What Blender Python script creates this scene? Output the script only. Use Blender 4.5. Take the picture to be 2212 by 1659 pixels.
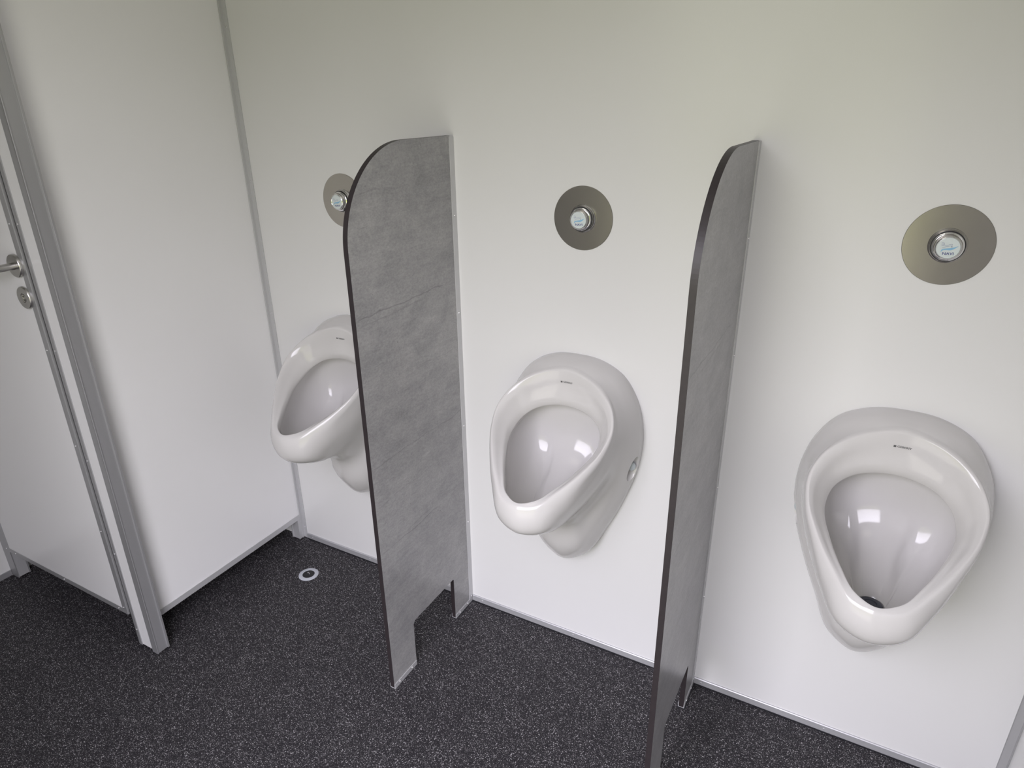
import bpy, bmesh, math
from mathutils import Vector, Matrix

for o in list(bpy.data.objects):
    bpy.data.objects.remove(o, do_unlink=True)
scene = bpy.context.scene
COL = scene.collection

# ------------------------------------------------------------------ camera
cam_data = bpy.data.cameras.new('camera')
cam_data.sensor_width = 36.0
cam_data.sensor_fit = 'HORIZONTAL'
cam_data.lens = 1453.68 / 2212 * 36.0
cam_data.clip_start = 0.01
cam = bpy.data.objects.new('camera', cam_data)
COL.objects.link(cam)
_r = Vector((0.87782733, 0.47884284, -0.0113454))
_u = Vector((-0.17761658, 0.34742664, 0.92073182))
_f = Vector((-0.44482753, 0.80622842, -0.39003103))
cam.matrix_world = Matrix(((_r.x, _u.x, -_f.x, 0.9513), (_r.y, _u.y, -_f.y, -1.4274),
                           (_r.z, _u.z, -_f.z, 1.4634), (0, 0, 0, 1)))
scene.camera = cam

# ------------------------------------------------------------------ view
vs = scene.view_settings
vs.view_transform = 'Standard'
vs.look = 'None'
vs.gamma = 1.0
vs.use_curve_mapping = False
vs.exposure = 0.85

# ------------------------------------------------------------------ world: overcast sky, trees, grass
world = bpy.data.worlds.new('world')
scene.world = world
world.use_nodes = True
wn = world.node_tree.nodes
wl = world.node_tree.links
wn.clear()
w_out = wn.new('ShaderNodeOutputWorld')
w_bg = wn.new('ShaderNodeBackground')
w_tc = wn.new('ShaderNodeTexCoord')
w_sep = wn.new('ShaderNodeSeparateXYZ')
w_noise = wn.new('ShaderNodeTexNoise')
w_noise.inputs['Scale'].default_value = 9.0
w_mul = wn.new('ShaderNodeMath'); w_mul.operation = 'MULTIPLY_ADD'
w_mul.inputs[1].default_value = 0.12
w_ramp = wn.new('ShaderNodeValToRGB')
wl.new(w_tc.outputs['Generated'], w_sep.inputs[0])
wl.new(w_tc.outputs['Generated'], w_noise.inputs['Vector'])
wl.new(w_noise.outputs['Fac'], w_mul.inputs[0])
wl.new(w_sep.outputs['Z'], w_mul.inputs[2])
w_map = wn.new('ShaderNodeMapRange')
w_map.inputs['From Min'].default_value = -1.0
w_map.inputs['From Max'].default_value = 1.0
wl.new(w_mul.outputs[0], w_map.inputs['Value'])
wl.new(w_map.outputs[0], w_ramp.inputs[0])
wl.new(w_ramp.outputs[0], w_bg.inputs['Color'])
wl.new(w_bg.outputs[0], w_out.inputs['Surface'])
w_bg.inputs['Strength'].default_value = 1.0
cr = w_ramp.color_ramp
cr.elements[0].position = 0.0;  cr.elements[0].color = (1.0, 0.96, 0.9, 1)
cr.elements[1].position = 1.0;  cr.elements[1].color = (3.6, 3.6, 4.2, 1)
for pos, c in ((0.40, (1.0, 0.97, 0.88, 1)), (0.48, (0.85, 0.88, 0.34, 1)), (0.54, (0.52, 0.60, 0.20, 1)),
               (0.60, (0.62, 0.68, 0.34, 1)), (0.64, (4.2, 4.05, 4.4, 1)), (0.80, (6.0, 5.8, 6.6, 1))):
    e = cr.elements.new(pos); e.color = c

# doorway opening behind the camera (daylight comes through it)
DOOR_X0, DOOR_X1, DOOR_Z1 = 0.00, 0.98, 2.02
Y_FRONT = -1.62
pl = bpy.data.lights.new('doorway_daylight', 'AREA')
pl.shape = 'RECTANGLE'
pl.size = DOOR_X1 - DOOR_X0
pl.size_y = DOOR_Z1
try:
    pl.cycles.is_portal = True
except Exception:
    pass
po = bpy.data.objects.new('doorway_daylight', pl)
COL.objects.link(po)
po.location = ((DOOR_X0 + DOOR_X1) / 2, Y_FRONT - 0.05, DOOR_Z1 / 2)
po.rotation_euler = (math.radians(90), 0, 0)


# ------------------------------------------------------------------ materials
def new_mat(name):
    m = bpy.data.materials.new(name)
    m.use_nodes = True
    nt = m.node_tree
    b = nt.nodes['Principled BSDF']
    return m, nt, b

def simple(name, color, rough=0.5, metal=0.0, spec=0.5, coat=0.0, coat_rough=0.03):
    m, nt, b = new_mat(name)
    b.inputs['Base Color'].default_value = (*color, 1)
    b.inputs['Roughness'].default_value = rough
    b.inputs['Metallic'].default_value = metal
    b.inputs['Specular IOR Level'].default_value = spec
    b.inputs['Coat Weight'].default_value = coat
    b.inputs['Coat Roughness'].default_value = coat_rough
    return m

def noisy(name, c1, c2, scale, rough=0.5, metal=0.0, spec=0.5, bump=0.0, stretch=(1, 1, 1), detail=4):
    m, nt, b = new_mat(name)
    N, L = nt.nodes, nt.links
    tc = N.new('ShaderNodeTexCoord')
    mp = N.new('ShaderNodeMapping'); mp.inputs['Scale'].default_value = stretch
    nz = N.new('ShaderNodeTexNoise'); nz.inputs['Scale'].default_value = scale; nz.inputs['Detail'].default_value = detail
    mx = N.new('ShaderNodeMix'); mx.data_type = 'RGBA'
    mx.inputs[6].default_value = (*c1, 1); mx.inputs[7].default_value = (*c2, 1)
    L.new(tc.outputs['Object'], mp.inputs[0]); L.new(mp.outputs[0], nz.inputs['Vector'])
    L.new(nz.outputs['Fac'], mx.inputs[0]); L.new(mx.outputs[2], b.inputs['Base Color'])
    b.inputs['Roughness'].default_value = rough
    b.inputs['Metallic'].default_value = metal
    b.inputs['Specular IOR Level'].default_value = spec
    if bump:
        bp = N.new('ShaderNodeBump'); bp.inputs['Strength'].default_value = bump; bp.inputs['Distance'].default_value = 0.001
        L.new(nz.outputs['Fac'], bp.inputs['Height']); L.new(bp.outputs[0], b.inputs['Normal'])
    return m

M = {}
M['wall'] = noisy('white_coated_panel', (0.735, 0.732, 0.725), (0.75, 0.747, 0.74), 500, rough=0.24, spec=0.42, bump=0.03)
M['ceiling'] = simple('ceiling_white', (0.78, 0.78, 0.76), 0.5)
M['door'] = noisy('white_door_panel', (0.87, 0.865, 0.87), (0.88, 0.875, 0.88), 500, rough=0.22, spec=0.45, bump=0.03)
M['alu'] = noisy('anodised_aluminium', (0.44, 0.44, 0.45), (0.47, 0.47, 0.48), 60, rough=0.42, metal=0.55, stretch=(30, 30, 1))
M['alu_light'] = noisy('light_aluminium', (0.58, 0.58, 0.59), (0.62, 0.62, 0.63), 60, rough=0.42, metal=0.35, stretch=(30, 30, 1))
M['alu_base'] = noisy('grey_aluminium', (0.50, 0.50, 0.515), (0.53, 0.53, 0.545), 60, rough=0.45, metal=0.45, stretch=(1, 30, 30))
M['screw'] = simple('screw_steel', (0.85, 0.85, 0.86), 0.25, 0.7)
M['ceramic'] = simple('white_glazed_ceramic', (0.62, 0.607, 0.598), 0.10, 0.0, 0.5)
M['steel'] = noisy('brushed_stainless', (0.40, 0.378, 0.352), (0.46, 0.436, 0.408), 14, rough=0.22, metal=1.0, bump=0.02)
M['satin'] = noisy('satin_steel', (0.50, 0.49, 0.47), (0.56, 0.55, 0.53), 40, rough=0.30, metal=1.0)
M['chrome'] = simple('chrome', (0.86, 0.86, 0.86), 0.06, 1.0)
M['black'] = simple('black_rubber', (0.012, 0.012, 0.014), 0.5)
M['strainer'] = simple('blue_black_plastic', (0.015, 0.02, 0.04), 0.35)
M['edge'] = noisy('dark_laminate_core', (0.018, 0.014, 0.016), (0.034, 0.026, 0.028), 90, rough=0.45)
M['plug'] = simple('pale_grey_plastic_plug', (0.55, 0.60, 0.62), 0.35)
M['sticker'] = simple('sticker_white', (0.66, 0.72, 0.72), 0.25, 0, 0.5, 0.5, 0.05)
M['navy'] = simple('navy_print', (0.05, 0.06, 0.22), 0.5)
M['skyblue'] = simple('light_blue_print', (0.24, 0.48, 0.68), 0.5)
M['greyblue'] = simple('grey_blue_print', (0.30, 0.33, 0.46), 0.5)
M['print'] = simple('dark_grey_print', (0.10, 0.10, 0.10), 0.5)
M['drain_ring'] = simple('grey_plastic_ring', (0.52, 0.54, 0.58), 0.45)
M['gasket'] = simple('dark_sealant', (0.012, 0.012, 0.016), 0.6)

# speckled safety floor
m, nt, b = new_mat('speckled_safety_floor'); M['floor'] = m
N, L = nt.nodes, nt.links
tc = N.new('ShaderNodeTexCoord')
def vor(scale, rnd=1.0):
    v = N.new('ShaderNodeTexVoronoi'); v.inputs['Scale'].default_value = scale; v.inputs['Randomness'].default_value = rnd
    L.new(tc.outputs['Object'], v.inputs['Vector']); return v
def math_node(op, a, bb=None):
    n = N.new('ShaderNodeMath'); n.operation = op
    for i, s in enumerate((a, bb)):
        if s is None: continue
        if isinstance(s, (int, float)): n.inputs[i].default_value = s
        else: L.new(s, n.inputs[i])
    return n.outputs[0]
def speck(scale, size, keep):
    v = vor(scale)
    sep = N.new('ShaderNodeSeparateColor'); L.new(v.outputs['Color'], sep.inputs[0])
    inside = math_node('LESS_THAN', v.outputs['Distance'], size)
    kept = math_node('GREATER_THAN', sep.outputs[0], 1 - keep)
    amount = math_node('MULTIPLY', math_node('MULTIPLY', inside, kept), math_node('POWER', sep.outputs[1], 1.3))
    return amount
s1 = speck(400, 0.42, 0.26)
s2 = speck(240, 0.27, 0.15)
s3 = speck(700, 0.50, 0.32)
base = N.new('ShaderNodeTexNoise'); base.inputs['Scale'].default_value = 620; base.inputs['Detail'].default_value = 3
L.new(tc.outputs['Object'], base.inputs['Vector'])
mx0 = N.new('ShaderNodeMix'); mx0.data_type = 'RGBA'
mx0.inputs[6].default_value = (0.004, 0.004, 0.006, 1); mx0.inputs[7].default_value = (0.050, 0.045, 0.050, 1)
brm = N.new('ShaderNodeMapRange'); brm.inputs['From Min'].default_value = 0.42; brm.inputs['From Max'].default_value = 0.66
L.new(base.outputs['Fac'], brm.inputs['Value']); L.new(brm.outputs[0], mx0.inputs[0])
mx1 = N.new('ShaderNodeMix'); mx1.data_type = 'RGBA'; mx1.inputs[7].default_value = (0.58, 0.56, 0.57, 1)
tot = math_node('MAXIMUM', math_node('MAXIMUM', s1, s2), math_node('MULTIPLY', s3, 0.5))
L.new(tot, mx1.inputs[0]); L.new(mx0.outputs[2], mx1.inputs[6]); L.new(mx1.outputs[2], b.inputs['Base Color'])
b.inputs['Roughness'].default_value = 0.6; b.inputs['Specular IOR Level'].default_value = 0.25
bp = N.new('ShaderNodeBump'); bp.inputs['Strength'].default_value = 0.25; bp.inputs['Distance'].default_value = 0.0006
L.new(base.outputs['Fac'], bp.inputs['Height']); L.new(bp.outputs[0], b.inputs['Normal'])

# concrete-look laminate
m, nt, b = new_mat('concrete_laminate'); M['concrete'] = m
N, L = nt.nodes, nt.links
tc = N.new('ShaderNodeTexCoord')
def nz(scale, stretch, detail=4, rough=0.55, dist=0.0):
    mp = N.new('ShaderNodeMapping'); mp.inputs['Scale'].default_value = stretch
    n = N.new('ShaderNodeTexNoise'); n.inputs['Scale'].default_value = scale
    n.inputs['Detail'].default_value = detail; n.inputs['Roughness'].default_value = rough; n.inputs['Distortion'].default_value = dist
    L.new(tc.outputs['Object'], mp.inputs[0]); L.new(mp.outputs[0], n.inputs['Vector']); return n.outputs['Fac']
def ramp(src, stops):
    r = N.new('ShaderNodeValToRGB'); L.new(src, r.inputs[0])
    r.color_ramp.elements[0].position = stops[0][0]; r.color_ramp.elements[0].color = (*stops[0][1], 1)
    r.color_ramp.elements[1].position = stops[-1][0]; r.color_ramp.elements[1].color = (*stops[-1][1], 1)
    for p_, c_ in stops[1:-1]:
        e_ = r.color_ramp.elements.new(p_); e_.color = (*c_, 1)
    return r.outputs[0]
def mixc(fac, a, bb, mode='MULTIPLY'):
    x = N.new('ShaderNodeMix'); x.data_type = 'RGBA'; x.blend_type = mode
    if isinstance(fac, (int, float)): x.inputs[0].default_value = fac
    else: L.new(fac, x.inputs[0])
    for i, s in ((6, a), (7, bb)):
        if isinstance(s, tuple): x.inputs[i].default_value = (*s, 1)
        else: L.new(s, x.inputs[i])
    return x.outputs[2]
cloud = ramp(nz(16, (1, 0.8, 1.1), 7, 0.62, 0.6), [(0.30, (0.285, 0.285, 0.288)), (0.5, (0.340, 0.336, 0.338)), (0.70, (0.385, 0.380, 0.380))])
broad = ramp(nz(4.0, (1, 0.8, 1), 3, 0.5), [(0.3, (0.90, 0.90, 0.91)), (0.7, (1.06, 1.06, 1.05))])
fine = ramp(nz(230, (1, 0.7, 1.2), 3, 0.7), [(0.3, (0.82, 0.82, 0.82)), (0.7, (1.15, 1.15, 1.15))])
fibre = ramp(nz(40, (1, 0.22, 2.4), 4, 0.65), [(0.3, (0.93, 0.93, 0.93)), (0.7, (1.06, 1.06, 1.06))])
pits = ramp(nz(120, (1, 0.8, 1), 1, 0.3), [(0.17, (0.55, 0.55, 0.55)), (0.21, (1, 1, 1)), (1.0, (1, 1, 1))])
c = mixc(1.0, cloud, fine); c = mixc(1.0, c, broad); c = mixc(1.0, c, fibre); c = mixc(0.7, c, pits)
# a few thin level veins printed in the decor
def mth(op, a, bb=None, cc=None, clamp=False):
    n = N.new('ShaderNodeMath'); n.operation = op; n.use_clamp = clamp
    for k_, s_ in enumerate((a, bb, cc)):
        if s_ is None: continue
        if isinstance(s_, (int, float)): n.inputs[k_].default_value = s_
        else: L.new(s_, n.inputs[k_])
    return n.outputs[0]
sepc = N.new('ShaderNodeSeparateXYZ'); L.new(tc.outputs['Object'], sepc.inputs[0])
wob = mth('MULTIPLY_ADD', nz(7.0, (1, 1, 2.0), 4, 0.55), 0.034, -0.017)
patch = nz(9.0, (1, 1, 3.0), 2, 0.5)
veins = None
for z0, wd, st, y0, y1 in ((1.036, 0.0022, 0.55, -0.20, 0.14), (1.021, 0.0030, 0.22, -0.2, 0.05), (0.435, 0.0020, 0.50, -0.20, 0.06), (0.448, 0.0016, 0.22, -0.08, 0.2),
                           (1.225, 0.0014, 0.55, -0.163, -0.125), (1.292, 0.0030, 0.26, -0.17, 0.02), (0.675, 0.0025, 0.30, -0.2, 0.2), (0.86, 0.0018, 0.20, -0.05, 0.2),
                           (0.325, 0.0016, 0.22, 0.02, 0.2), (0.57, 0.0030, 0.18, -0.2, 0.1), (0.92, 0.0012, 0.40, -0.16, -0.11), (1.15, 0.0035, 0.15, -0.1, 0.2)):
    dz = mth('ABSOLUTE', mth('SUBTRACT', mth('ADD', sepc.outputs['Z'], wob), z0))
    v_ = mth('SUBTRACT', 1.0, mth('DIVIDE', dz, wd), clamp=True)
    e0 = mth('MULTIPLY', mth('SUBTRACT', sepc.outputs['Y'], y0), 60.0, clamp=True)
    e1 = mth('MULTIPLY', mth('SUBTRACT', y1, sepc.outputs['Y']), 30.0, clamp=True)
    v_ = mth('MULTIPLY', mth('MULTIPLY', mth('MULTIPLY', v_, e0), e1), st)
    veins = v_ if veins is None else mth('MAXIMUM', veins, v_)
veins = mth('MULTIPLY', veins, mth('MULTIPLY_ADD', patch, 1.6, 0.1, clamp=True))
c = mixc(veins, c, (0.09, 0.09, 0.095), 'MIX')
L.new(c, b.inputs['Base Color'])
b.inputs['Roughness'].default_value = 0.30; b.inputs['Specular IOR Level'].default_value = 0.5
bp = N.new('ShaderNodeBump'); bp.inputs['Strength'].default_value = 0.15; bp.inputs['Distance'].default_value = 0.0005
L.new(nz(220, (1, 1, 1), 2), bp.inputs['Height']); L.new(bp.outputs[0], b.inputs['Normal'])

# ------------------------------------------------------------------ mesh helpers
class MB:
    def __init__(self):
        self.bm = bmesh.new()
    def box(self, x0, x1, y0, y1, z0, z1, bevel=0.0, seg=2):
        t = bmesh.new()
        bmesh.ops.create_cube(t, size=1.0)
        for v in t.verts:
            v.co = Vector(((x0 + x1) / 2 + v.co.x * (x1 - x0), (y0 + y1) / 2 + v.co.y * (y1 - y0), (z0 + z1) / 2 + v.co.z * (z1 - z0)))
        if bevel:
            bmesh.ops.bevel(t, geom=t.edges[:], offset=bevel, segments=seg, profile=0.5, affect='EDGES')
        self._merge(t); return self
    def _merge(self, t):
        me = bpy.data.meshes.new('tmp'); t.to_mesh(me); t.free(); self.bm.from_mesh(me); bpy.data.meshes.remove(me)
    def prism_yz(self, pts, x0, x1, bevel=0.0):
        """polygon in the y-z plane extruded along x"""
        t = bmesh.new()
        a = [t.verts.new((x0, y, z)) for y, z in pts]
        bb = [t.verts.new((x1, y, z)) for y, z in pts]
        t.faces.new(a); t.faces.new(bb[::-1])
        n = len(pts)
        for i in range(n):
            t.faces.new((a[i], bb[i], bb[(i + 1) % n], a[(i + 1) % n]))
        bmesh.ops.recalc_face_normals(t, faces=t.faces[:])
        if bevel:
            ed = [e for e in t.edges if abs(e.verts[0].co.x - e.verts[1].co.x) < 1e-6]
            bmesh.ops.bevel(t, geom=ed, offset=bevel, segments=2, profile=0.5, affect='EDGES')
        self._merge(t); return self
    def lathe(self, prof, center, axis='y', n=48, sign=-1):
        """prof: (radius, distance) pairs; axis is the direction of distance"""
        t = bmesh.new(); rings = []
        for r, d in prof:
            ring = []
            if r < 1e-6:
                ring = [t.verts.new(self._p(0, 0, d * sign, axis, center))]
            else:
                for k in range(n):
                    a = 2 * math.pi * k / n
                    ring.append(t.verts.new(self._p(r * math.cos(a), r * math.sin(a), d * sign, axis, center)))
            rings.append(ring)
        for A, B in zip(rings, rings[1:]):
            if len(A) == 1 and len(B) == 1: continue
            for k in range(n):
                k2 = (k + 1) % n
                if len(A) == 1: t.faces.new((A[0], B[k], B[k2]))
                elif len(B) == 1: t.faces.new((A[k], B[0], A[k2]))
                else: t.faces.new((A[k], B[k], B[k2], A[k2]))
        bmesh.ops.recalc_face_normals(t, faces=t.faces[:])
        self._merge(t); return self
    @staticmethod
    def _p(a, b, d, axis, c):
        v = {'y': Vector((a, d, b)), 'z': Vector((a, b, d)), 'x': Vector((d, a, b))}[axis]
        return v + Vector(c)
    def tube(self, pts, r, n=16):
        t = bmesh.new(); rings = []
        P = [Vector(p) for p in pts]
        for i, p in enumerate(P):
            d = (P[min(i + 1, len(P) - 1)] - P[max(i - 1, 0)]).normalized()
            up = Vector((0, 0, 1)) if abs(d.z) < 0.9 else Vector((1, 0, 0))
            s = d.cross(up).normalized(); w = s.cross(d).normalized()
            rr = r[i] if isinstance(r, (list, tuple)) else r
            rings.append([t.verts.new(p + rr * (math.cos(2 * math.pi * k / n) * s + math.sin(2 * math.pi * k / n) * w)) for k in range(n)])
        for A, B in zip(rings, rings[1:]):
            for k in range(n):
                t.faces.new((A[k], B[k], B[(k + 1) % n], A[(k + 1) % n]))
        t.faces.new(rings[0][::-1]); t.faces.new(rings[-1])
        bmesh.ops.recalc_face_normals(t, faces=t.faces[:])
        self._merge(t); return self
    def build(self, name, mat, parent=None, smooth=False):
        me = bpy.data.meshes.new(name)
        self.bm.to_mesh(me); self.bm.free()
        me.materials.append(mat)
        if smooth:
            for p in me.polygons: p.use_smooth = True
            try: me.set_sharp_from_angle(angle=math.radians(38))
            except Exception: pass
        o = bpy.data.objects.new(name, me)
        COL.objects.link(o)
        if parent: o.parent = parent
        return o

def structure(o):
    o['kind'] = 'structure'; return o
def tag(o, label, cat, group=None):
    o['label'] = label; o['category'] = cat
    if group: o['group'] = group
    return o
def empty(name, loc):
    o = bpy.data.objects.new(name, None); COL.objects.link(o); o.location = loc; o.empty_display_size = 0.05
    return o
def copy_tree(o, parent=None):
    c_ = o.copy(); COL.objects.link(c_); c_.parent = parent
    for ch in [q for q in list(COL.objects) if q.parent == o]:
        copy_tree(ch, c_)
    return c_
def screw_y(x, z, y, parent, r=0.0028, name='screw'):
    """round screw head on a face that looks towards -y (local coordinates of parent)"""
    return MB().lathe([(r, 0), (r, 0.0006), (r * 0.8, 0.0014), (r * 0.35, 0.0018), (0, 0.0018)], (x, y, z), 'y', 14).build(name, M['screw'], parent, True)
def screw_x(x, y, z, parent, r=0.0028):
    return MB().lathe([(r, 0), (r, 0.0006), (r * 0.8, 0.0014), (r * 0.35, 0.0018), (0, 0.0018)], (x, y, z), 'x', 14, sign=1).build('screw', M['screw'], parent, True)
def text_mesh(body, size, extrude=0.0, bold=0.0):
    cu = bpy.data.curves.new('text', 'FONT'); cu.body = body; cu.size = size; cu.extrude = extrude; cu.offset = size * bold
    cu.align_x = 'CENTER'; cu.align_y = 'CENTER'; cu.resolution_u = 3
    o = bpy.data.objects.new('text', cu); COL.objects.link(o)
    dg = bpy.context.evaluated_depsgraph_get()
    me = bpy.data.meshes.new_from_object(o.evaluated_get(dg))
    bpy.data.objects.remove(o, do_unlink=True); bpy.data.curves.remove(cu)
    return me

# ------------------------------------------------------------------ room shell
XL, XR, H = -1.430, 1.386, 2.30
T = 0.05
structure(MB().box(XL - T, XR + T, Y_FRONT - T, T, -0.06, 0).build('floor', M['floor']))
structure(MB().box(XL - T, XR + T, Y_FRONT - T, T, H, H + 0.05).build('ceiling', M['ceiling']))
structure(MB().box(XL - T, XR + T, 0, T, 0, H).build('wall_back', M['wall']))
structure(MB().box(XL - T, XL, Y_FRONT, 0, 0, H).build('wall_left', M['wall']))
structure(MB().box(XR, XR + T, Y_FRONT, 0, 0, H).build('wall_right', M['wall']))
fw = MB()
fw.box(XL - T, DOOR_X0, Y_FRONT - T, Y_FRONT, 0, H)
fw.box(DOOR_X1, XR + T, Y_FRONT - T, Y_FRONT, 0, H)
fw.box(DOOR_X0, DOOR_X1, Y_FRONT - T, Y_FRONT, DOOR_Z1, H)
structure(fw.build('wall_front', M['wall']))

# base profile along the back wall, cut where the dividers and the cubicle stand
BH = 0.0225
def base_run(x0, x1, name='baseboard_back'):
    mb = MB()
    prof = [(0, 0.003), (-0.0045, 0.003), (-0.0045, BH - 0.002), (-0.003, BH), (0, BH)]
    mb.prism_yz(prof, x0, x1)
    o = structure(mb.build(name, M['alu_base']))
    g = MB().box(x0, x1, -0.006, 0, 0.0, 0.0035).build('sealant', M['gasket'], o)
    return o
DIV_X = [0.0114, 0.7137]
DT = 0.0125
for a, bx, scr in ((-0.690, DIV_X[0] - DT - 0.003, (-0.665, -0.40, -0.13)), (DIV_X[0] + 0.003, DIV_X[1] - DT - 0.003, (0.05, 0.36, 0.66)), (DIV_X[1] + 0.003, XR - 0.004, (0.735, 1.04, 1.33))):
    bo = base_run(a, bx)
    for sx in scr:
        screw_y(sx, BH * 0.52, -0.0045, bo, 0.0024)
# left wall base profile
mb = MB(); mb.box(XL, XL + 0.0045, Y_FRONT + 0.01, -0.6265, 0.003, BH)
lb = structure(mb.build('baseboard_left', M['alu']))
mb = MB(); mb.box(XR - 0.0045, XR, Y_FRONT + 0.01, -0.053, 0.003, BH)
structure(mb.build('baseboard_right', M['alu']))
# corner profile where the right wall meets the back wall
mb = MB(); mb.box(XR - 0.0035, XR, -0.052, 0, BH + 0.001, H - 0.001, 0.001); mb.box(XR - 0.004, XR - 0.001, -0.003, 0, BH + 0.001, H - 0.001)
structure(mb.build('trim_1', M['alu']))
# door frame profile around the doorway
mb = MB()
mb.box(DOOR_X0 - 0.03, DOOR_X0, Y_FRONT, Y_FRONT + 0.006, 0, DOOR_Z1 + 0.03)
mb.box(DOOR_X1, DOOR_X1 + 0.03, Y_FRONT, Y_FRONT + 0.006, 0, DOOR_Z1 + 0.03)
mb.box(DOOR_X0, DOOR_X1, Y_FRONT, Y_FRONT + 0.006, DOOR_Z1, DOOR_Z1 + 0.03)
structure(mb.build('trim_2', M['alu']))

# ------------------------------------------------------------------ cubicle: side panel
PX0, PX1 = -0.741, -0.708          # side panel faces
PB = 0.083                          # underside of side panel
PTOP = 2.10
sp = empty('cubicle_side_panel', ((PX0 + PX1) / 2, -0.30, 0))
tag(sp, '', 'partition')
sp['label'] = 'large white cubicle side wall raised above the floor, between the post and the back wall'
ox, oy = sp.location.x, sp.location.y
def L_(mb): return mb
def bx(mb, x0, x1, y0, y1, z0, z1, bev=0.0): mb.box(x0 - ox, x1 - ox, y0 - oy, y1 - oy, z0, z1, bev); return mb
mb = MB(); bx(mb, PX0 + 0.001, PX1 - 0.001, -0.588, -0.0215, PB + 0.002, PTOP); bx(mb, PX0 + 0.001, PX1 - 0.001, -0.0215, -0.001, 0.006, PTOP)
mb.build('panel', M['door'], sp)
mb = MB()
bx(mb, PX1 - 0.001, PX1 + 0.0015, -0.5875, -0.001, PB, PB + 0.018); bx(mb, PX0 - 0.0015, PX0 + 0.001, -0.5875, -0.001, PB, PB + 0.018); bx(mb, PX0, PX1, -0.5875, -0.0235, PB - 0.002, PB + 0.002)
mb.build('bottom_profile', M['alu_light'], sp)
mb = MB()
bx(mb, PX1 - 0.001, PX1 + 0.0015, -0.0235, -0.001, 0.004, PB - 0.0005); bx(mb, PX0 - 0.0015, PX0 + 0.001, -0.0235, -0.001, 0.004, PB - 0.0005)
bx(mb, PX0 + 0.001, PX1 - 0.001, -0.0235, -0.0215, 0.004, PB - 0.003)
bx(mb, PX0 - 0.0012, PX0 + 0.004, -0.0255, -0.0235, 0.004, PB - 0.003)
mb.build('foot_profile', M['alu_light'], sp)
mb = MB()
bx(mb, PX1, -0.6905, -0.003, 0.0, 0.004, PTOP); bx(mb, PX1, PX1 + 0.003, -0.012, 0, 0.004, PTOP)
wc = mb.build('wall_profile', M['alu_light'], sp)
for z in (0.047, 0.45, 0.85, 1.25, 1.65):
    screw_y(-0.699 - ox, z, -0.003 - oy, wc, 0.0022)

# ------------------------------------------------------------------ cubicle: corner post
QX0, QX1, QY0, QY1 = -0.748, -0.664, -0.6255, -0.5885
ps = empty('cubicle_post', ((QX0 + QX1) / 2, (QY0 + QY1) / 2, 0))
tag(ps, 'narrow white corner post with grey metal edge profiles, right of the cubicle door', 'post')
ox, oy = ps.location.x, ps.location.y
mb = MB(); bx(mb, QX0 + 0.002, QX1 - 0.003, QY0 + 0.0025, QY1 - 0.0015, 0.012, PTOP)
mb.build('panel', M['door'], ps)
mb = MB()                                   # end profile, a channel with raised lips
bx(mb, QX1 - 0.022, QX1, QY0, QY0 + 0.0025, 0.006, PTOP)
bx(mb, QX1 - 0.022, QX1, QY1 - 0.002, QY1, 0.006, PTOP)
bx(mb, QX1 - 0.003, QX1 - 0.0005, QY0 + 0.002, QY1 - 0.002, 0.006, PTOP)
bx(mb, QX1 - 0.0015, QX1 + 0.0015, QY0, QY0 + 0.0035, 0.006, PTOP, 0.0008)
bx(mb, QX1 - 0.0015, QX1 + 0.0035, QY1 - 0.006, QY1, 0.006, PTOP, 0.0008)
mb.build('end_profile', M['alu'], ps)
mb = MB()
bx(mb, QX0, QX0 + 0.0155, QY0, QY0 + 0.0028, 0.010, PTOP)
bx(mb, QX0, QX0 + 0.002, QY0, QY1 - 0.0005, 0.010, PTOP)
fp = mb.build('hinge_profile', M['alu'], ps)
for z in (0.065, 0.33, 0.62, 0.92, 1.22, 1.5):
    screw_y(QX0 + 0.009 - ox, z, QY0 - oy, fp, 0.002)
# side screws on the end profile foot
# left post by the left wall
RX0, RX1 = -1.4295, -1.388
p2 = empty('cubicle_post', ((RX0 + RX1) / 2, (QY0 + QY1) / 2, 0))
tag(p2, 'slim grey-edged white post against the left wall, at the far side of the door', 'post')
ox, oy = p2.location.x, p2.location.y
mb = MB(); bx(mb, RX0, RX1 - 0.001, QY0 + 0.0025, QY1 - 0.001, 0.006, PTOP)
mb.build('panel', M['door'], p2)
mb = MB(); bx(mb, RX0, RX1 + 0.001, QY0, QY0 + 0.0028, 0.004, PTOP); bx(mb, RX1 - 0.002, RX1 + 0.001, QY1 - 0.004, QY1 + 0.001, 0.004, PTOP)
fp = mb.build('edge_profile', M['alu'], p2)
for z in (0.12, 0.5, 0.95):
    screw_y(-1.40 - ox, z, QY0 - oy, fp, 0.002)
mb = MB(); bx(mb, RX1 - 0.001, RX1 + 0.0005, QY0 + 0.003, QY1 - 0.004, 0.006, 0.118)
mb.build('foot_face', M['alu_light'], p2)

# ------------------------------------------------------------------ cubicle door
DX0, DX1, DY, DB = -1.3835, -0.7505, -0.6310, 0.118
dr = empty('cubicle_door', ((DX0 + DX1) / 2, DY + 0.02, 0))
tag(dr, 'white cubicle door with steel lever handle, raised above the floor at the left edge', 'door')
ox, oy = dr.location.x, dr.location.y
mb = MB(); bx(mb, DX0 + 0.001, DX1 - 0.001, DY + 0.001, DY + 0.036, DB + 0.001, PTOP - 0.02); mb.build('leaf', M['door'], dr)
mb = MB(); bx(mb, DX1 - 0.020, DX1, DY, DY + 0.037, DB, PTOP - 0.02, 0.0006); st = mb.build('stile', M['alu'], dr)
for z in (0.14, 0.40, 0.66, 0.92, 1.22): screw_y(DX1 - 0.012 - ox, z, DY - oy, st, 0.002)
mb = MB(); bx(mb, DX0, DX0 + 0.018, DY, DY + 0.037, DB, PTOP - 0.02, 0.0006); mb.build('stile', M['alu'], dr)
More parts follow.
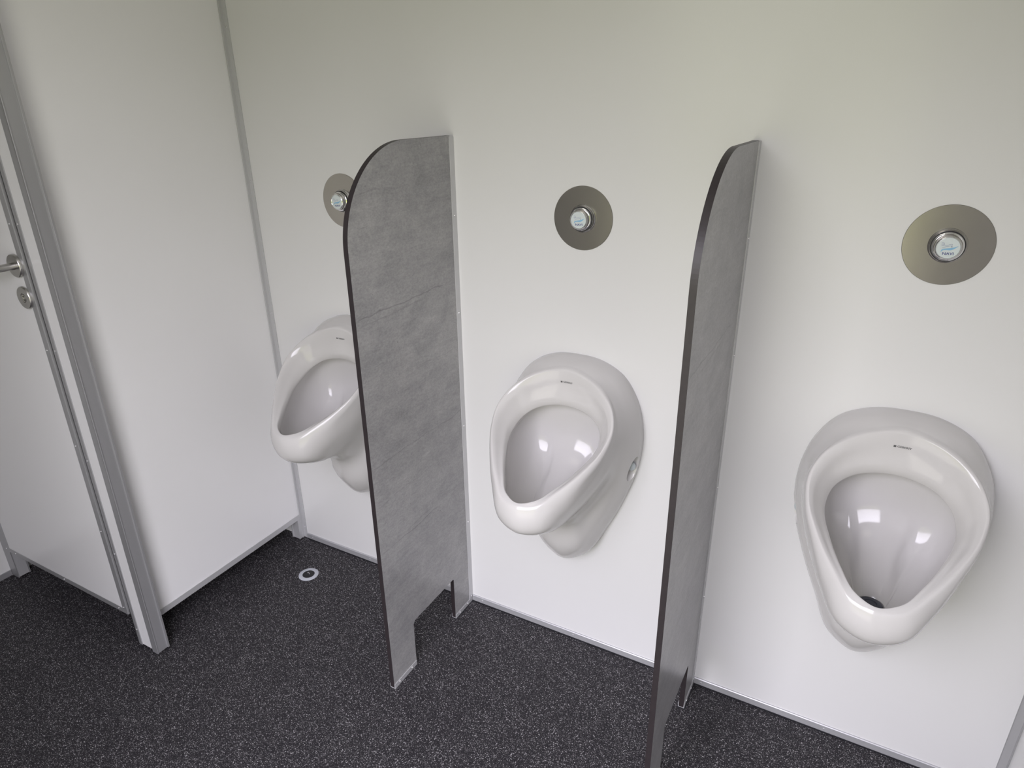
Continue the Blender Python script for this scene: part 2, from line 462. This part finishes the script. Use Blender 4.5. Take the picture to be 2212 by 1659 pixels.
mb = MB(); bx(mb, DX0 + 0.018, DX1 - 0.020, DY, DY + 0.037, DB, DB + 0.017, 0.0006); tr = mb.build('bottom_profile', M['alu'], dr)
for x in (-1.33, -1.06, -0.79): screw_y(x - ox, DB + 0.009, DY - oy, tr, 0.002)
# handle
hx, hz = -0.783, 1.124
hb = MB().lathe([(0, 0), (0.027, 0), (0.027, 0.006), (0.0255, 0.008), (0, 0.008)], (hx - ox, DY - oy, hz), 'y', 40)
hd = hb.build('handle', M['satin'], dr, True)
pts = [(hx, DY - 0.006, hz), (hx, DY - 0.036, hz)]
for k in range(1, 8):
    a = k / 8 * math.pi / 2
    pts.append((hx - 0.018 * (1 - math.cos(a)), DY - 0.036 - 0.018 * math.sin(a), hz))
pts += [(hx - 0.02, DY - 0.054, hz), (hx - 0.125, DY - 0.054, hz)]
MB().tube([(x - ox, y - oy, z) for x, y, z in pts], 0.0085).build('lever', M['satin'], hd, True)
# lock rosette
lx, lz = -0.785, 1.048
lk = MB().lathe([(0, 0), (0.027, 0), (0.027, 0.004), (0.0255, 0.006), (0.011, 0.006), (0.0105, 0.004), (0, 0.004)], (lx - ox, DY - oy, lz), 'y', 40).build('lock', M['satin'], dr, True)
MB().lathe([(0, 0.004), (0.0095, 0.004), (0.009, 0.0065), (0, 0.0068)], (lx - ox, DY - oy, lz), 'y', 24).box(lx - 0.0012 - ox, lx + 0.0012 - ox, DY - 0.0085 - oy, DY - 0.006 - oy, lz - 0.007, lz + 0.007).build('indicator', M['satin'], lk, True)
for dz in (-0.004, 0.004):
    MB().lathe([(0.0016, 0.006), (0.0016, 0.0075), (0, 0.0075)], (lx + 0.0045 - ox, DY - oy, lz + dz), 'y', 10).build('keyhole', M['black'], lk)

# ------------------------------------------------------------------ urinal dividers
DTOP = 1.3857
def divider(xr_, label):
    root = empty('urinal_divider', (xr_ - DT / 2, -0.2, 0))
    tag(root, label, 'divider', None)
    h = DT / 2
    pts = [(-0.004, 0.004), (-0.098, 0.004), (-0.098, 0.146)]
    pts += [(-0.1005, 0.150)]
    pts += [(-0.290, 0.150), (-0.2985, 0.1415), (-0.2995, 0.004), (-0.400, 0.004)]
    cy, cz, R = -0.194, DTOP - 0.206, 0.206
    for k in range(0, 41):
        a = math.pi - k / 40 * math.pi / 2
        pts.append((cy + R * math.cos(a), cz + R * math.sin(a)))
    pts += [(-0.012, DTOP)]
    pts += [(-0.004, DTOP - 0.004)]
    # the faces are concrete-look, the cut edges dark core: faces and edges as separate parts
    P2 = [(y + 0.2, z) for y, z in pts]
    core = MB().prism_yz(P2, -h, h).build('panel', M['concrete'], root)
    core.data.materials.append(M['edge'])
    for f in core.data.polygons:
        if abs(f.normal.x) < 0.5: f.material_index = 1
    mb = MB()
    for s in (-1, 1):
        a, bb = sorted((s * h, s * (h + 0.002)))
        prof = [(0.2, 0.001), (0.1815, 0.001), (0.1815, DTOP - 0.003), (0.185, DTOP + 0.0005), (0.197, DTOP - 0.001), (0.2, DTOP - 0.004)]
        mb.prism_yz(prof, a, bb)
    mb.box(-h, h, 0.1965, 0.1995, 0.001, DTOP - 0.004)
    wp = mb.build('wall_channel', M['alu_light'], root)
    for z in (0.022, 0.30, 0.62, 0.95, 1.2):
        screw_x(h + 0.002, 0.190, z, wp, 0.0022)
    for y0, y1 in ((-0.2 + 0.0008, -0.1005), (0.1025, 0.1813)):
        mb = MB()
        for s in (-1, 1):
            a, bb = sorted((s * h, s * (h + 0.0018)))
            mb.box(a, bb, y0, y1, 0.0, 0.0145)
        mb.box(-h, h, y0, y1, 0.0, 0.003)
        fc = mb.build('foot_channel', M['alu_light'], root)
        for y in (y0 + 0.022, y1 - 0.022 if y1 < 0 else y1 - 0.012):
            screw_x(h + 0.0018, y, 0.0085, fc, 0.0024)
    MB().box(-h - 0.004, h + 0.005, 0.1, 0.1996, 0.0, 0.0012).build('sealant', M['gasket'], root)
    return root
divider(DIV_X[0], 'concrete-grey divider with wide face visible, between the left and middle urinals')
divider(DIV_X[1], 'concrete-grey divider seen nearly edge-on, between the middle and right urinals')

# ------------------------------------------------------------------ urinal
def cr_seg(p0, p1, p2, p3, f):
    """one span of a Catmull-Rom spline with chord-length spacing (no overshoot on uneven keys)"""
    d0 = max((p1 - p0).length, 1e-6); d1 = max((p2 - p1).length, 1e-6); d2 = max((p3 - p2).length, 1e-6)
    m1 = ((p1 - p0) / d0 * d1 + (p2 - p1) / d1 * d0) / (d0 + d1) * d1
    m2 = ((p2 - p1) / d1 * d2 + (p3 - p2) / d2 * d1) / (d1 + d2) * d1
    f2, f3 = f * f, f ** 3
    return p1 * (2 * f3 - 3 * f2 + 1) + m1 * (f3 - 2 * f2 + f) + p2 * (-2 * f3 + 3 * f2) + m2 * (f3 - f2)
def cr_interp(P, t):
    """Catmull-Rom through list P at parameter t in [0, len-1]"""
    n = len(P); i = min(int(t), n - 2); f = t - i
    p1, p2 = P[i], P[i + 1]
    p0 = P[i - 1] if i > 0 else p1 * 2 - p2
    p3 = P[i + 2] if i + 2 < n else p2 * 2 - p1
    return cr_seg(p0, p1, p2, p3, f)

# half loops (x, y, z), from the top round to the bottom
LOOPS = {
 'A':[(0,0,.889),(.060,0,.883),(.115,0,.856),(.156,0,.797),(.175,0,.72),(.171,0,.63),(.144,0,.53),(.101,0,.425),(.052,0,.340),(0,0,.312)],
 'B':[(0,-.020,.889),(.059,-.020,.883),(.115,-.022,.856),(.157,-.024,.798),(.176,-.026,.722),(.171,-.028,.632),(.142,-.028,.533),(.099,-.032,.430),(.054,-.056,.352),(0,-.070,.330)],
 'B2':[(0,-.035,.886),(.057,-.037,.880),(.112,-.042,.852),(.152,-.050,.798),(.171,-.058,.730),(.164,-.060,.645),(.130,-.064,.550),(.087,-.080,.452),(.050,-.104,.400),(0,-.115,.392)],
 'C':[(0,-.047,.8825),(.055,-.050,.8755),(.107,-.060,.847),(.146,-.075,.799),(.164,-.088,.740),(.155,-.090,.668),(.119,-.093,.590),(.078,-.108,.525),(.048,-.132,.490),(0,-.140,.485)],
 'C2':[(0,-.055,.880),(.053,-.060,.871),(.103,-.073,.845),(.141,-.096,.802),(.158,-.115,.755),(.152,-.122,.697),(.126,-.138,.627),(.087,-.158,.567),(.052,-.188,.534),(0,-.196,.528)],
 'D':[(0,-.060,.878),(.052,-.066,.868),(.100,-.081,.845),(.137,-.106,.806),(.154,-.130,.765),(.150,-.155,.713),(.128,-.190,.651),(.092,-.226,.591),(.054,-.266,.553),(0,-.279,.543)],
 'E':[(0,-.0655,.876),(.051,-.072,.866),(.098,-.087,.845),(.134,-.111,.812),(.1505,-.142,.776),(.147,-.178,.730),(.1255,-.220,.684),(.091,-.274,.627),(.0515,-.317,.588),(0,-.331,.577)],
 'E2':[(0,-.0705,.8725),(.0505,-.0770,.8635),(.0965,-.0918,.8430),(.1315,-.1150,.8140),(.1480,-.148,.780),(.1440,-.186,.7425),(.1220,-.2315,.703),(.0855,-.284,.6615),(.0455,-.3245,.635),(0,-.3385,.628)],
 'F':[(0,-.0725,.869),(.050,-.0785,.861),(.095,-.0935,.8415),(.129,-.1165,.813),(.1445,-.149,.780),(.1395,-.187,.746),(.1165,-.230,.7115),(.0795,-.280,.6765),(.0405,-.3205,.6495),(0,-.3345,.643)],
 'F2':[(0,-.0728,.8655),(.049,-.0788,.8580),(.0925,-.0938,.8385),(.1255,-.1170,.8100),(.1410,-.150,.7765),(.1360,-.187,.7435),(.1135,-.2292,.7105),(.0775,-.2780,.6770),(.0390,-.3180,.6515),(0,-.3320,.6465)],
 'G':[(0,-.0715,.828),(.043,-.0765,.821),(.081,-.089,.806),(.1115,-.111,.782),(.126,-.145,.754),(.121,-.180,.728),(.103,-.220,.7035),(.072,-.272,.6755),(.037,-.315,.654),(0,-.330,.648)],
 'H': [(0,-.0705,.780),(.035,-.0725,.777),(.071,-.083,.768),(.099,-.103,.752),(.112,-.145,.7265),(.108,-.175,.714),(.0935,-.213,.697),(.066,-.268,.674),(.035,-.311,.656),(0,-.3265,.650)],
 'H2':[(0,-.067,.776),(.034,-.069,.773),(.0695,-.079,.764),(.097,-.099,.747),(.110,-.141,.721),(.106,-.171,.708),(.0915,-.209,.691),(.064,-.264,.6675),(.034,-.307,.6495),(0,-.3225,.6435)],
 'I': [(0,-.058,.779),(.036,-.060,.776),(.073,-.069,.765),(.102,-.089,.742),(.116,-.128,.712),(.112,-.160,.697),(.0965,-.200,.678),(.068,-.255,.652),(.037,-.299,.632),(0,-.314,.626)],
 'J':[(0,-.032,.780),(.040,-.032,.776),(.080,-.036,.758),(.112,-.048,.728),(.126,-.070,.690),(.122,-.108,.652),(.105,-.160,.628),(.078,-.222,.608),(.042,-.274,.597),(0,-.288,.593)],
 'K':[(0,-.022,.738),(.036,-.022,.734),(.068,-.023,.719),(.091,-.028,.688),(.101,-.040,.650),(.097,-.074,.610),(.084,-.128,.588),(.062,-.186,.576),(.036,-.240,.571),(0,-.256,.569)],
 'L':[(0,-.026,.665),(.025,-.026,.661),(.047,-.028,.651),(.060,-.034,.630),(.066,-.056,.604),(.062,-.098,.584),(.052,-.142,.572),(.040,-.184,.566),(.024,-.225,.5635),(0,-.237,.563)],
}
ORDER = ['A','B','B2','C','C2','D','E','E2','F','F2','G','H','H2','I','J','K','L']
DRAIN = Vector((0, -0.200, 0.557))
NU = 180
def loop_points(name):
    half = [Vector(p) for p in LOOPS[name]]
    full = half + [Vector((-p.x, p.y, p.z)) for p in half[-2:0:-1]]      # closed, 18 keys
    n = len(full); out = []
    for k in range(NU):
        t = k / NU * n; i = int(t); f = t - i
        p0, p1, p2, p3 = full[(i - 1) % n], full[i % n], full[(i + 1) % n], full[(i + 2) % n]
        out.append(cr_seg(p0, p1, p2, p3, f))
    return out
def make_urinal_mesh():
    L0 = [loop_points(n) for n in ORDER]
    ring = []
    for k in range(NU):
        a = math.pi / 2 - 2 * math.pi * k / NU
        ring.append(DRAIN + Vector((0.025 * math.cos(a), 0.025 * math.sin(a), 0.002)))
    ring2 = [DRAIN + (q - DRAIN) * 0.9 + Vector((0, 0, -0.008)) for q in ring]
    L0.append(ring)
    cols = []
    SUB = 4
    ns = len(L0)
    for k in range(NU):
        P = [l[k] for l in L0]
        line = []
        for s in range((ns - 1) * SUB + 1):
            line.append(cr_interp(P, s / SUB))
        line.append(ring2[k])
        cols.append(line)
    bm = bmesh.new()
    V = [[bm.verts.new(p) for p in line] for line in cols]
    m_ = len(V[0])
    for k in range(NU):
        k2 = (k + 1) % NU
        for s in range(m_ - 1):
            bm.faces.new((V[k][s], V[k][s + 1], V[k2][s + 1], V[k2][s]))
    bm.faces.new([V[k][0] for k in range(NU)])
    bm.faces.new([V[k][-1] for k in range(NU)][::-1])
    bmesh.ops.recalc_face_normals(bm, faces=bm.faces[:])
    me = bpy.data.meshes.new('bowl')
    bm.to_mesh(me); bm.free()
    return me
def cut(me, cutters):
    """subtract the cutter objects from the mesh, then throw the cutters away"""
    o = bpy.data.objects.new('bowl', me); COL.objects.link(o)
    for c_ in cutters:
        md = o.modifiers.new('cut', 'BOOLEAN'); md.operation = 'DIFFERENCE'; md.solver = 'EXACT'; md.object = c_
    bpy.context.view_layer.update()
    dg = bpy.context.evaluated_depsgraph_get()
    res = bpy.data.meshes.new_from_object(o.evaluated_get(dg))
    bpy.data.objects.remove(o, do_unlink=True)
    for c_ in cutters: bpy.data.objects.remove(c_, do_unlink=True)
    return res
def hole_cutter(s):
    bm = bmesh.new()
    bmesh.ops.create_uvsphere(bm, u_segments=32, v_segments=20, radius=1.0)
    mat = Matrix.Translation((s * HOLE[0], HOLE[1], HOLE[2])) @ Matrix.Rotation(s * HOLE[6], 4, 'Y') @ Matrix.Diagonal((HOLE[3], HOLE[4], HOLE[5], 1))
    bmesh.ops.transform(bm, matrix=mat, verts=bm.verts[:])
    me = bpy.data.meshes.new('c'); bm.to_mesh(me); bm.free()
    o = bpy.data.objects.new('c', me); COL.objects.link(o)
    return o
HOLE = (0.172, -0.040, 0.630, 0.025, 0.021, 0.037, 0.20)

def make_urinal():
    root = empty('urinal', (0, 0, 0.30))
    me = cut(make_urinal_mesh(), [hole_cutter(1), hole_cutter(-1)])
    me.transform(Matrix.Translation((0, 0, -0.30)))
    me.materials.clear(); me.materials.append(M['ceramic'])
    for p_ in me.polygons: p_.use_smooth = True
    try: me.set_sharp_from_angle(angle=math.radians(50))
    except Exception: pass
    bowl = bpy.data.objects.new('bowl', me); COL.objects.link(bowl); bowl.parent = root
    # strainer
    d = DRAIN - Vector((0, 0, 0.30))
    MB().lathe([(0.0, -0.004), (0.0222, -0.004), (0.0222, 0.003), (0.020, 0.0045), (0.012, 0.005), (0.011, 0.004), (0, 0.004)], d, 'z', 32, sign=1).build('drain_strainer', M['strainer'], root, True)
    for s in (-1, 1):
        pg = MB().lathe([(0, -0.004), (0.0115, -0.004), (0.0115, 0.004), (0.0098, 0.0075), (0.005, 0.0092), (0, 0.0095)], (0, 0, 0), 'x', 28, sign=1).build('fixing_plug', M['plug'], root, True)
        pg.rotation_euler = (0, 0, math.radians(-50 if s > 0 else 230))
        pg.location = (s * 0.158, -0.030, 0.634 - 0.30)
    # printed maker's mark on the upper rim
    me = text_mesh('GEBERIT', 0.0058, bold=0.02)
    bm = bmesh.new(); bm.from_mesh(me)
    xs = [v.co.x for v in bm.verts]; w = max(xs) - min(xs)
    for v in bm.verts: v.co.x = v.co.x / w * 0.0245
    def q4(x0, x1, y0, y1):
        bm.faces.new([bm.verts.new(p_) for p_ in ((x0, y0, 0), (x1, y0, 0), (x1, y1, 0), (x0, y1, 0))])
    q4(-0.0185, -0.0140, -0.0021, 0.0021)
    me2 = bpy.data.meshes.new('maker_mark'); bm.to_mesh(me2); bm.free(); bpy.data.meshes.remove(me)
    me2.materials.append(M['print'])
    mk = bpy.data.objects.new('maker_mark', me2); COL.objects.link(mk); mk.parent = root
    # drop the lettering on to the glazed face
    dg = bpy.context.evaluated_depsgraph_get(); dg.update()
    from mathutils.bvhtree import BVHTree
    bv = BVHTree.FromPolygons([v.co for v in bowl.data.vertices], [p_.vertices[:] for p_ in bowl.data.polygons])
    for v in me2.vertices:
        hit = bv.ray_cast(Vector((v.co.x + 0.004, -0.3, v.co.y + 0.8405 - 0.30)), Vector((0, 1, 0)))
        if hit[0] is not None: v.co = hit[0] + Vector((0, -0.0003, 0))
    return root

U0 = make_urinal()
UX = [-0.3522, 0.3517, 1.0555]
ulabels = ['white ceramic wall urinal partly hidden behind the left divider',
           'white ceramic wall urinal between the two dividers',
           'white ceramic wall urinal at the right, seen from the front']
for i, x in enumerate(UX):
    o = U0 if i == 0 else copy_tree(U0)
    o.location = (x, 0, 0.30)
    tag(o, ulabels[i], 'urinal', 'wall urinals')

# ------------------------------------------------------------------ flush buttons
def make_button():
    root = empty('flush_button', (0, 0, 0))
    MB().lathe([(0, 0), (0.0714, 0), (0.0714, 0.0010), (0.0708, 0.0015), (0.026, 0.0015), (0, 0.0015)], (0, 0, 0), 'y', 96).build('cover_plate', M['steel'], root, True)
    MB().lathe([(0.0312, 0.0014), (0.0308, 0.0026), (0.0294, 0.0042), (0.0286, 0.0052), (0.0283, 0.0088), (0.0276, 0.0098), (0.0, 0.0098)], (0, 0, 0), 'y', 64).build('collar', M['chrome'], root, True)
    MB().lathe([(0.0272, 0.0096), (0.0274, 0.0106), (0.0270, 0.0116), (0.0, 0.0118)], (0, 0, 0), 'y', 64).build('seal_ring', M['black'], root, True)
    cap = MB().lathe([(0.0255, 0.0116), (0.0257, 0.0130), (0.0252, 0.0148), (0.0238, 0.0158), (0.0226, 0.0162), (0.0226, 0.0176), (0.0218, 0.0188), (0.0214, 0.0200), (0.0214, 0.0238), (0.0204, 0.0258), (0.0188, 0.0267), (0.0182, 0.0262), (0, 0.0262)], (0, 0, 0), 'y', 64).build('push_cap', M['chrome'], root, True)
    MB().lathe([(0.0, 0.0255), (0.0180, 0.0255), (0.0178, 0.0268), (0, 0.0268)], (0, 0, 0), 'y', 48).build('sticker', M['sticker'], cap, True)
    Y = -0.02705
    me = text_mesh('NAVI', 0.0066, bold=0.018)
    ws = [v.co.x for v in me.vertices]; w = max(ws) - min(ws)
    for v in me.vertices:
        vx, vy = v.co.x / w * 0.0168, v.co.y
        a = math.radians(3)
        v.co = Vector((vx * math.cos(a) - vy * math.sin(a) + 0.0015, Y, vx * math.sin(a) + vy * math.cos(a) - 0.0098))
    me.materials.append(M['navy'])
    o = bpy.data.objects.new('lettering', me); COL.objects.link(o); o.parent = cap
    # blue wave
    def ribbon(name, pts, widths, mat):
        bm = bmesh.new(); A = []; B = []
        P = [Vector((p_[0], p_[1])) for p_ in pts]
        n = 24
        P3 = [Vector((p_[0], p_[1], 0)) for p_ in pts]
        W3 = [Vector((w_, 0, 0)) for w_ in widths]
        for k in range(n + 1):
            t = k / n * (len(pts) - 1)
            c_ = cr_interp(P3, t); c2 = cr_interp(P3, min(t + 0.02, len(pts) - 1)); c1 = cr_interp(P3, max(t - 0.02, 0))
            d_ = (c2 - c1).normalized(); nn = Vector((-d_.y, d_.x, 0)); ww = abs(cr_interp(W3, t).x)
            A.append(bm.verts.new((c_.x + nn.x * ww, Y, c_.y + nn.y * ww))); B.append(bm.verts.new((c_.x - nn.x * ww, Y, c_.y - nn.y * ww)))
        for k in range(n): bm.faces.new((A[k], A[k + 1], B[k + 1], B[k]))
        me = bpy.data.meshes.new(name); bm.to_mesh(me); bm.free(); me.materials.append(mat)
        o = bpy.data.objects.new(name, me); COL.objects.link(o); o.parent = cap
    ribbon('wave_print', [(-0.0100, -0.0075), (-0.0085, -0.0040), (-0.0025, -0.0022), (0.004, -0.0015), (0.0095, 0.0010), (0.0145, 0.0045)], [0.0002, 0.0011, 0.0014, 0.0019, 0.0012, 0.0001], M['skyblue'])
    ribbon('hand_print', [(-0.0115, 0.0088), (-0.0070, 0.0082), (-0.0075, 0.0055), (-0.0030, 0.0048), (0.0015, 0.0062), (0.0050, 0.0068), (0.0052, 0.0058), (0.0010, 0.0035), (-0.0040, 0.0022), (-0.0090, -0.0005)], [0.00028] * 10, M['greyblue'])
    ribbon('cuff_print', [(-0.0112, 0.0062), (-0.0072, 0.0060), (-0.0072, 0.0045), (-0.0110, 0.0046)], [0.00035] * 4, M['greyblue'])
    ribbon('drop_print', [(0.0048, 0.0038), (0.0050, 0.0028), (0.0050, 0.0020)], [0.0001, 0.0007, 0.0002], M['navy'])
    return root
B0 = make_button()
blabels = ['round steel flush plate with push button, half behind the left divider',
           'round steel flush plate with push button above the middle urinal',
           'round steel flush plate with push button above the right urinal']
for i, x in enumerate(UX):
    o = B0 if i == 0 else copy_tree(B0)
    o.location = (x, 0, 1.2138)
    tag(o, blabels[i], 'flush button', 'flush buttons above the urinals')

# ------------------------------------------------------------------ floor drain
fd = empty('floor_drain', (-0.5405, -0.154, 0))
tag(fd, 'small round floor drain with pale ring and black plug near the cubicle corner', 'drain')
MB().lathe([(0.0190, 0.0), (0.0325, 0.0), (0.0325, 0.001), (0.0305, 0.0022), (0.0205, 0.0025), (0.0190, 0.001)], (0, 0, 0), 'z', 48, sign=1).build('flange_ring', M['drain_ring'], fd, True)
pg = MB().lathe([(0, 0.0002), (0.0196, 0.0002), (0.0196, 0.0020), (0.014, 0.0032), (0, 0.0036)], (0, 0, 0), 'z', 40, sign=1).build('plug', M['black'], fd, True)
mb = MB()
mb.tube([(-0.005, 0, 0.003), (-0.004, 0, 0.007), (0, 0, 0.009), (0.004, 0, 0.007), (0.005, 0, 0.003)], 0.0012, 8)
mb.build('ring_pull', M['alu'], pg, True)

# ------------------------------------------------------------------ ceiling fill light (added out of view to lift the ambient level)
cl = empty('ceiling_fill_light', (0.35, -0.85, H))
tag(cl, 'added fill light panel on the ceiling, out of view', 'lamp')
MB().box(-0.30, 0.30, -0.15, 0.15, -0.035, 0, 0.004).build('housing', M['ceiling'], cl)
M['diff'], nt, b = new_mat('fill_light_diffuser')
b.inputs['Base Color'].default_value = (0.9, 0.9, 0.9, 1)
b.inputs['Emission Color'].default_value = (1.0, 0.96, 0.84, 1)
b.inputs['Emission Strength'].default_value = 0.8
MB().box(-0.28, 0.28, -0.13, 0.13, -0.040, -0.0345).build('diffuser', M['diff'], cl)
